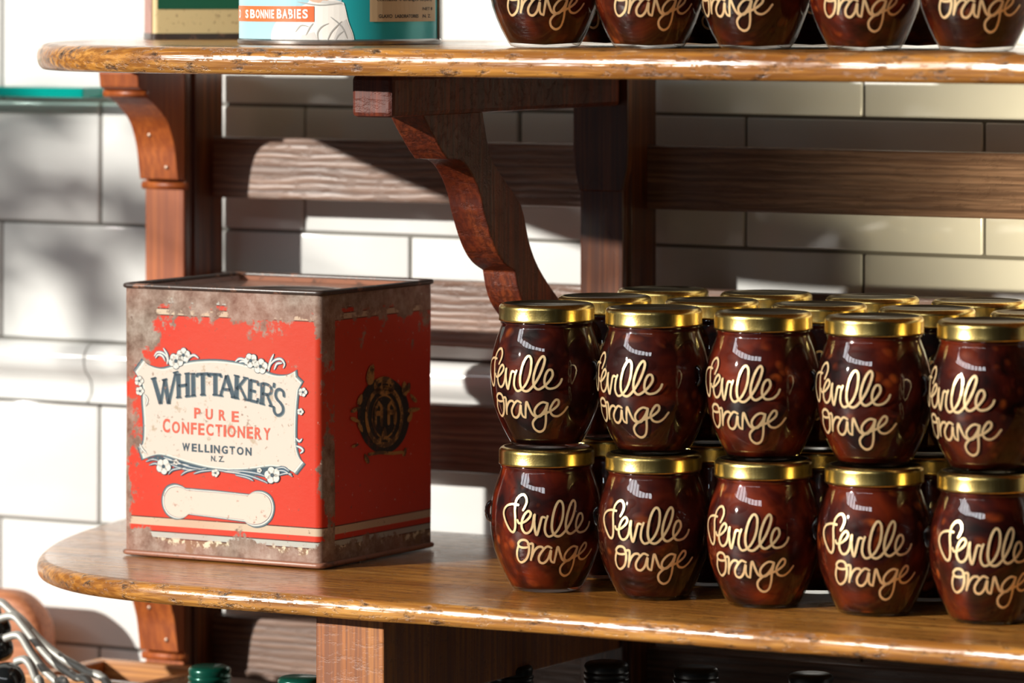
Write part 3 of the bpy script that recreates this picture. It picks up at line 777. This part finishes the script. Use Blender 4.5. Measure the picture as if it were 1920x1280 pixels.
# ------------------------------------------------------------------ tins on the upper shelf
RC = .0738
gx = empty('round_milk_tin', 'light blue and teal round tin with white figure and orange band on the upper shelf', 'tin', (-.4530, .040, ZT + .0003))
gcx = Vector((CAM.x + .453, CAM.y - .040)); ga = math.atan2(gcx.x, -gcx.y); gx.rotation_euler = (0, 0, ga)
HB = .165
bm = bmesh.new(); lathe(bm, [(.0035, RC), (.02, RC), (.05, RC), (.1, RC), (HB, RC)], 96)
M_teal = plain('teal_tin_paint', (.02, .40, .43), .3, .15, .6)
obj('tin_body', bm, M_teal, gx, angle=30)
bm = bmesh.new(); lathe(bm, [(0, RC - .002), (0, RC + .0008), (.0010, RC + .0014), (.0028, RC + .0014), (.0040, RC)], 96); lathe(bm, [(HB - .002, RC), (HB, RC + .0016), (HB + .003, RC + .0016), (HB + .004, RC - .002), (HB + .001, RC - .004)], 96)
obj('rolled_rim', bm, M_greytin, gx, angle=40)
def G(px, py):       # sheet of the round tin: unroll
    k = max(-.995, min(.995, (px - 636) / 186.5)); return math.asin(k) * RC, (84 - py) * 3.49 / 9000
def rnd(x, z, h):
    a = x / RC; r = RC + .0002 + h; return Vector((math.sin(a) * r, -math.cos(a) * r, z))
def gart(name, m, fn, parent=gx): return art(name, m, fn, parent, rnd, .004, -RC * 1.9, RC * 1.9)
def grect(b, x0, x1, y0, y1, h=0):
    a0, z1 = G(x0, y0); a1, z0 = G(x1, y1)
    f_poly(b, [(a0, z0), (a1, z0), (a1, z1), (a0, z1)], h)
M_sky = plain('pale_blue_tin_paint', (.36, .62, .70), .3, 0, .6)
M_orange = plain('orange_band_paint', (.80, .16, .05), .35)
M_tan = plain('tan_label_paper', (.55, .40, .23), .5)
M_blk = plain('black_print', (.02, .02, .02), .5)
M_wp = plain('white_print', (.88, .86, .80), .45)
M_gry = plain('grey_print', (.40, .40, .38), .5)
M_lgry = plain('light_grey_print', (.66, .65, .62), .5)
def a_sky(b):
    # pale ground left of the figure, round to the back
    pts = [(-1.75 * RC, .004), (G(655, 0)[0], .004), (G(640, 0)[0], .030), (G(636, 0)[0], .15), (-1.75 * RC, .15)]
    f_poly(b, pts, 0)
gart('pale_panel', M_sky, a_sky)
fig = gart('painted_figure', M_wp, lambda b: f_poly(b, [G(*p) for p in smooth_pts([(512, 83), (512, 62), (522, 40), (545, 22), (575, 8), (585, -2), (600, 0), (625, 0), (640, 4), (645, 9), (652, 40), (660, 62), (664, 83)], 3)], .0001))
fig['label'] = 'white clothed figure painted on the tin'
gart('painted_face', plain('skin_print', (.70, .47, .34), .45), lambda b: f_poly(b, [(G(598, 0)[0] + .0165 * math.cos(t), G(0, -42)[1] + .0185 * math.sin(t)) for t in [2 * PI * k / 24 for k in range(24)]], .00015), fig)
def folds(b):
    for s in ([(612, 82), (620, 62), (632, 48), (640, 40)], [(598, 78), (596, 62), (604, 50), (616, 44)], [(556, 60), (566, 48), (580, 50)], [(575, 66), (582, 52), (588, 44)], [(650, 72), (640, 50), (620, 32)], [(560, 4), (600, 10), (640, 6)], [(628, 78), (634, 66), (644, 58)]):
        f_stroke(b, [G(*p) for p in smooth_pts(s, 4)], .0010, .0003, .7)
gart('drapery_folds', M_gry, folds, fig)
gart('drapery_shade', M_lgry, lambda b: [f_poly(b, [G(*p) for p in q], .0002) for q in ([(622, 83), (636, 45), (648, 36), (658, 62), (662, 83)], [(560, 83), (568, 66), (590, 60), (600, 83)], [(600, 6), (645, 10), (638, 4), (606, 1)])], fig)
bd = gart('orange_band', M_orange, lambda b: grect(b, 450.5, 590, 12, 41, .0004))
def words(b):
    z0 = G(0, 35)[1]
    for ch, x0, x1, h in (('D', 452.5, 455.5, .0062), ('S', 464.5, 470, .0062), ('B', 473.5, 482.5, .0064), ('O', 484, 491, .0064), ('N', 492.5, 499, .0064), ('N', 500.5, 507, .0064), ('I', 508.7, 510.7, .0064), ('E', 512.3, 517.5, .0064),
                          ('B', 522.5, 531.5, .0068), ('A', 532.5, 542, .0068), ('B', 543.5, 552, .0068), ('I', 554, 556.5, .0068), ('E', 559, 566.5, .0068), ('S', 569, 579, .0068)):
        a0, a1 = G(x0, 0)[0], G(x1, 0)[0]
        f_text(b, ch, (a0 + a1) / 2, z0, h, a1 - a0, 0, .0006, bold=.03)
gart('lettering', M_wp, words, bd)
tl = gart('paper_panel', M_tan, lambda b: grect(b, 691, 812, -60, 41, .0002))
def small(b):
    xa, xb = G(707, 0)[0], G(744, 0)[0]; z = G(0, 34)[1]
    f_text(b, 'GLAXO', (G(707, 0)[0] + G(732, 0)[0]) / 2, z, .0026, G(732, 0)[0] - G(707, 0)[0], 0, .0004, bold=.02)
    f_text(b, 'LABORATORIES', (G(737, 0)[0] + G(780, 0)[0]) / 2, z, .0025, G(780, 0)[0] - G(737, 0)[0], 0, .0004, bold=.02)
    f_text(b, 'N. Z.', (G(788, 0)[0] + G(803, 0)[0]) / 2, z, .0024, G(803, 0)[0] - G(788, 0)[0], 0, .0004, bold=.02)
    for x0, x1, y in ((704, 812, 2),):
        f_text(b, 'contains 4 oranges its purity', (G(704, 0)[0] + G(806, 0)[0]) / 2, G(0, 4)[1], .0026, G(806, 0)[0] - G(704, 0)[0], 0, .0004, bold=.01)
    f_text(b, 'NET 8', (G(788, 0)[0] + G(806, 0)[0]) / 2, G(0, 20)[1], .0022, G(806, 0)[0] - G(788, 0)[0], 0, .0004, bold=.01)
gart('lettering', M_blk, small, tl)
bm = bmesh.new(); a = math.asin(.975); tube(bm, [(math.sin(a) * RC, -math.cos(a) * RC, .001), (math.sin(a) * RC, -math.cos(a) * RC, HB)], .0015, 8)
obj('side_seam', bm, M_greytin, gx, True)
# green and cream box tin
gt = empty('square_tin', 'green and cream square tin behind the round blue tin on the upper shelf', 'tin', (-.668, .203, ZT + .0003), math.radians(41))
gt.scale = (1, 1, 1)
GW, GD, GH = .105, .050, .15
def shp(bm, z0, z1, w, d, g=0): 
    lp = ringmesh(bm, [(w + g, d + g, .005, z0), (w + g, d + g, .005, z1)]); bm.faces.new(lp[0][::-1]); bm.faces.new(lp[-1])
bm = bmesh.new(); shp(bm, .002, GH, GW, GD); obj('tin_body', bm, worn('cream_tin_paint', (.66, .50, .25), (.45, .33, .18), .64), gt, angle=30)
bm = bmesh.new(); 
f_poly(bm, [(-GW / 2 + .004, .0235), (GW / 2 - .004, .0235), (GW / 2 - .004, GH - .005), (-GW / 2 + .004, GH - .005)]); wrap(bm, lambda x, z, h: Vector((x, -GD / 2 - .0003, z)))
obj('green_panel', bm, plain('dark_green_paint', (.012, .10, .05), .35), gt)
bm = bmesh.new(); 
f_poly(bm, [(-GD / 2 + .003, .004), (GD / 2 - .003, .004), (GD / 2 - .003, GH - .005), (-GD / 2 + .003, GH - .005)]); wrap(bm, lambda x, z, h: Vector((-GW / 2 - .0003, x, z)))
obj('side_panel', bm, worn('rusty_pink_paint', (.42, .22, .18), (.2, .1, .08), .55), gt)
bm = bmesh.new(); shp(bm, 0, .0045, GW, GD, .002); obj('bottom_rim', bm, M_rim, gt, angle=30)
bm = bmesh.new(); shp(bm, GH - .002, GH + .003, GW, GD, .002); obj('top_rim', bm, M_rim, gt, angle=30)

# ------------------------------------------------------------------ glass shelf on the left
bm = bmesh.new(); box(bm, -1.32, -.857, .295, .3265, .3315, .3400, .001)
gs = tag(obj('glass_shelf', bm, glass_mat('pale_green_glass', (.80, .93, .90), .02)), 'green-edged glass shelf on the tiled wall left of the wooden unit', 'shelf')
gs.data.materials.append(M_green_glass)
for p in gs.data.polygons:
    if abs(p.normal.z) < .5: p.material_index = 1

# ------------------------------------------------------------------ bottles below
def bottle(x, y, top, capm, label, r=.0165):
    b = empty('wine_bottle', label, 'bottle', (x, y, -.387), 0, 'bottles under the lower shelf')
    h = top + .387
    bm = bmesh.new(); lathe(bm, [(0, .034), (.003, .037), (h * .55, .037), (h * .65, .034), (h * .74, .022), (h * .80, .0145), (h - .02, .0135), (h - .004, .0135)], 40)
    obj('bottle_body', bm, M_bottle, b, angle=50)
    pr = [(h - .034, r - .0015), (h - .030, r - .001)]
    z = h - .028
    while z < h - .006: pr += [(z, r), (z + .0012, r + .0003), (z + .0024, r), (z + .003, r - .0008)]; z += .0045
    pr += [(h - .003, r), (h - .001, r - .0012), (h, r - .003), (h, .001)]
    bm = bmesh.new(); lathe(bm, pr, 48, cap0=False, cap1=True); obj('screw_cap', bm, capm, b, angle=60)
def at(px, py, y):
    k = (px - 960) / 9000; F = (-math.sin(PHI), math.cos(PHI)); R = (math.cos(PHI), math.sin(PHI))
    Z = (y - CAM.y) / (F[1] + k * R[1]); return CAM.x + Z * (F[0] + k * R[0]), CAM.z - (py + 55) * Z / 9000
for px, py, y, cm, lb in ((393, 1248, .10, M_cap_green, 'dark bottle with shiny green cap under the left end of the lower shelf'),
                          (562, 1268, .00, M_cap_green, 'dark bottle with green cap left of the orange wooden block'),
                          (958, 1246, .10, M_cap_black, 'dark bottle with ridged black cap right of the orange wooden block'),
                          (1137, 1240, .12, M_cap_black, 'black-capped bottle in shade under the shelf, second right of the wooden block'),
                          (1305, 1250, .10, M_cap_black, 'black-capped bottle in shade under the shelf, third right of the wooden block'),
                          (1520, 1262, .10, M_cap_black, 'black-capped bottle in shade under the shelf, rightmost of the row')):
    x, z = at(px, py, y); bottle(x, y, z, cm, lb)

# ------------------------------------------------------------------ bottom-left things
# rounded wooden board standing against the wall
bm = bmesh.new()
xr, zt = at(92, 1250, .27)[0], at(30, 1106, .27)[1]
rad = .040; pts = [(xr - .30, -.386), (xr, -.386)] + [(xr - rad + rad * math.cos(t), zt - rad + rad * math.sin(t)) for t in [PI / 2 * k / 12 for k in range(13)]] + [(xr - .30 + rad + rad * math.cos(t), zt - rad + rad * math.sin(t)) for t in [PI / 2 + PI / 2 * k / 12 for k in range(13)]]
a_ = [bm.verts.new((p[0], .255, p[1])) for p in pts]; b_ = [bm.verts.new((p[0], .285, p[1])) for p in pts]
for i in range(len(pts)): bm.faces.new((a_[i], a_[(i + 1) % len(pts)], b_[(i + 1) % len(pts)], b_[i]))
bm.faces.new(a_[::-1]); bm.faces.new(b_); bmesh.ops.recalc_face_normals(bm, faces=bm.faces)
o = tag(obj('wooden_board', bm, M_board), 'orange-brown wooden board with rounded corner standing by the white tiles, bottom left', 'board'); bev(o, .009, 4)
for p in o.data.polygons: p.use_smooth = True
# crate
xc0, zc = at(185, 1250, .20); xc1, _ = at(352, 1262, .10)
crate = empty('wooden_crate', 'orange pine crate at the bottom left, beside the end bracket', 'crate', (-.7475, .19, -.387))
def CR(o): o.parent = crate; o.matrix_parent_inverse = Matrix.Translation(-Vector(crate.location)); return o
cx0, cx1, cy0, cy1 = -.805, -.690, .137, .245
for nm, q in (('crate_side', (cx0, cx1, cy0, cy0 + .012)), ('crate_side', (cx0, cx1, cy1 - .012, cy1)), ('crate_end', (cx0, cx0 + .012, cy0 + .012, cy1 - .012)), ('crate_end', (cx1 - .012, cx1, cy0 + .012, cy1 - .012))):
    bm = bmesh.new(); box(bm, q[0], q[1], q[2], q[3], -.386, zc, .0015); CR(obj(nm, bm, M_pine))
bm = bmesh.new(); box(bm, cx0 + .012, cx1 - .012, cy0 + .012, cy1 - .012, -.386, -.376); CR(obj('crate_floor', bm, M_pine))
# ladles with silver handles
def P3(px, py, y): x, z = at(px, py, y); return (x, y, z)
LD = [([(-14, 1128), (4, 1130), (22, 1146), (45, 1166), (75, 1200), (115, 1232), (160, 1258), (210, 1300)], .085, 'longest silver handle, running behind the others'),
      ([(-6, 1162), (14, 1155), (30, 1157), (48, 1178), (75, 1212), (105, 1244), (140, 1268), (175, 1300)], .065, ''),
      ([(10, 1196), (30, 1190), (42, 1196), (58, 1222), (80, 1252), (105, 1276), (128, 1300)], .045, ''),
      ([(30, 1240), (46, 1236), (58, 1248), (68, 1272), (80, 1300)], .025, '')]
LB = ['black ladle with curved silver handle, topmost at bottom left', 'black ladle with curved silver handle, second from the top at bottom left', 'black ladle with thin silver handle, third from the top at bottom left', 'black ladle in front with short silver handle, lowest at bottom left']
BW = [(-24, 1150, 34), (-6, 1178, 34), (-2, 1214, 34), (14, 1276, 44)]
for i, ((pts, y, _), lb, (bx, by, br)) in enumerate(zip(LD, LB, BW)):
    c0 = P3(bx, by, y + .01)
    e = empty('ladle', lb, 'ladle', c0, 0, 'ladles with silver handles at the bottom left')
    hp = [Vector(P3(px, py, y)) - Vector(c0) for px, py in pts]
    end = hp[-1]; hp.append(end + Vector((.02, 0, -.10))); hp.append(end + Vector((.02, .0, -.386 - (c0[2] + end.z) + .002)))
    bm = bmesh.new(); q = smooth_pts([tuple(v) for v in hp], 6); tube(bm, q, .0040, 10, .8)
    obj('handle', bm, M_steel, e, True)
    bm = bmesh.new(); R_ = br * 3.45 / 9000
    bmesh.ops.create_uvsphere(bm, u_segments=32, v_segments=18, radius=R_)
    for v in bm.verts: v.co.z *= .85
    bmesh.ops.bisect_plane(bm, geom=bm.verts[:] + bm.edges[:] + bm.faces[:], plane_co=(0, .004, 0), plane_no=(.2, 1, 0), clear_outer=True)
    o = obj('ladle_bowl', bm, M_dark, e, True); md = o.modifiers.new('s', 'SOLIDIFY'); md.thickness = .0015; md.offset = -1

# ------------------------------------------------------------------ tall plant between window and shelf (outside the picture, its leaves dapple the wall)
pl = empty('potted_tree', 'tall leafy potted tree standing left of the shelves', 'plant', (-2.13, -1.30, -1.3))
bm = bmesh.new(); lathe(bm, [(0, .12), (.26, .16), (.28, .17), (.30, .17), (.30, .15), (.27, .145), (.26, .001)], 40); obj('pot', bm, plain('terracotta', (.4, .14, .07), .8), pl, angle=40)
bm = bmesh.new(); rl_ = random.Random(5); br_ = []
trunk = smooth_pts([(0, 0, .2), (.03, .02, .8), (-.02, .03, 1.3), (.03, .06, 1.86), (.02, .1, 2.20)], 6); tube(bm, trunk, [.018 - .012 * i / (len(trunk) - 1) for i in range(len(trunk))], 8)
for k in range(20):
    t = trunk[int(len(trunk) * ((.50 + .46 * k / 10) if k < 10 else (.86 + .13 * (k - 10) / 10))) - 1]; a = rl_.uniform(1.8, 4.3) if k < 10 else rl_.uniform(-.5, .6)
    l = rl_.uniform(.18, .38) if k < 10 else rl_.uniform(.24, .46); e = (t[0] + l * math.cos(a), t[1] + l * math.sin(a), t[2] + rl_.uniform(-.06, .08))
    m_ = ((t[0] + e[0]) / 2, (t[1] + e[1]) / 2, (t[2] + e[2]) / 2 + .04)
    bp = smooth_pts([t, m_, e], 4); tube(bm, bp, [.006 - .004 * i / (len(bp) - 1) for i in range(len(bp))], 6); br_.append(bp)
obj('trunk', bm, plain('bark', (.12, .08, .05), .9), pl, True)
bm = bmesh.new()
for bp in br_:
    for k in range(5 if bp[-1][0] > bp[0][0] + .1 else 9):
        p = Vector(bp[rl_.randrange(2, len(bp))]); d = Vector((rl_.uniform(-1, 1), rl_.uniform(-1, 1), rl_.uniform(-.9, .5))).normalized()
        L_ = rl_.uniform(.05, .10); sd = d.cross(Vector((rl_.uniform(-1, 1), rl_.uniform(-1, 1), rl_.uniform(-1, 1)))).normalized() * L_ * .24
        nn = d.cross(sd).normalized() * L_ * .08
        vs = [bm.verts.new(p), bm.verts.new(p + d * L_ * .35 + sd + nn), bm.verts.new(p + d * L_ * .7 + sd * .7 + nn), bm.verts.new(p + d * L_), bm.verts.new(p + d * L_ * .7 - sd * .7 + nn), bm.verts.new(p + d * L_ * .35 - sd + nn)]
        mid = bm.verts.new(p + d * L_ * .5)
        for i in range(6): bm.faces.new((vs[i], vs[(i + 1) % 6], mid))
lv = obj('leaves', bm, plain('leaf_green', (.06, .16, .04), .5), pl, True)
md = lv.modifiers.new('s', 'SOLIDIFY'); md.thickness = .0006

# ------------------------------------------------------------------ light
def light(name, typ, loc, target=None, direction=None, **k):
    l = bpy.data.lights.new(name, typ)
    for a, v in k.items(): setattr(l, a, v)
    o = bpy.data.objects.new(name, l); C.objects.link(o); o.location = loc
    d = Vector(direction) if direction is not None else Vector(target) - Vector(loc)
    o.rotation_euler = d.to_track_quat('-Z', 'Y').to_euler(); return o
light('sun', 'SUN', (-3, -4, 3), direction=(.65, 1, -.38), energy=5.6, angle=math.radians(1.2), color=(1, .95, .87))
# row of high window panes, front left of the shelves
for k in range(9):
    az = math.radians(46 - 8 * k)      # measured from straight out of the wall towards the left
    light('window_pane', 'AREA', (-.1 - 3.0 * math.sin(az), -3.0 * math.cos(az), 1.62), target=(-.1, 0, .1), energy=2.1, shape='RECTANGLE', size=.34, size_y=.20, color=(.93, .96, 1))
light('lid_bounce_fill', 'SPOT', (.235, .035, .165), target=(.085, .335, .272), energy=13, spot_size=math.radians(72), spot_blend=1.0, shadow_soft_size=.012, color=(1, .86, .56))  # added spot, stands in for sunlight bounced up off the gold lids
w = bpy.data.worlds.new('w'); sc.world = w; w.use_nodes = True
nt = w.node_tree; bg = nt.nodes['Background']
tc = nt.nodes.new('ShaderNodeTexCoord'); sp = nt.nodes.new('ShaderNodeSeparateXYZ'); nt.links.new(tc.outputs['Generated'], sp.inputs[0])
dp = N(nt, 'ShaderNodeVectorMath', operation='DOT_PRODUCT'); dp.inputs[1].default_value = (-.60, -.62, .50)
nt.links.new(tc.outputs['Generated'], dp.inputs[0])
r0 = ramp(nt, math_(nt, 'ADD', math_(nt, 'MULTIPLY', dp.outputs['Value'], .5), .5), [(.3, (.012, .012, .013)), (.6, (.05, .052, .055)), (.9, (.34, .36, .38))])
nt.links.new(r0, bg.inputs[0]); bg.inputs[1].default_value = .2

# ------------------------------------------------------------------ camera
cam = bpy.data.cameras.new('camera'); co = bpy.data.objects.new('camera', cam); C.objects.link(co); sc.camera = co
co.location = CAM; co.rotation_euler = (PI / 2, 0, PHI)
cam.sensor_width = 36; cam.sensor_fit = 'HORIZONTAL'; cam.lens = 9000 / 1920 * 36; cam.shift_y = -695 / 1920
cam.clip_start = .05; cam.dof.use_dof = True; cam.dof.focus_distance = 3.42; cam.dof.aperture_fstop = 7
sc.view_settings.view_transform = 'Standard'; sc.view_settings.look = 'None'; sc.view_settings.gamma = 1; sc.view_settings.exposure = 0
sc.view_settings.use_curve_mapping = False
sc.cycles.use_denoising = True; sc.cycles.transparent_max_bounces = 16; sc.cycles.max_bounces = 8
sc.cycles.sample_clamp_indirect = 6
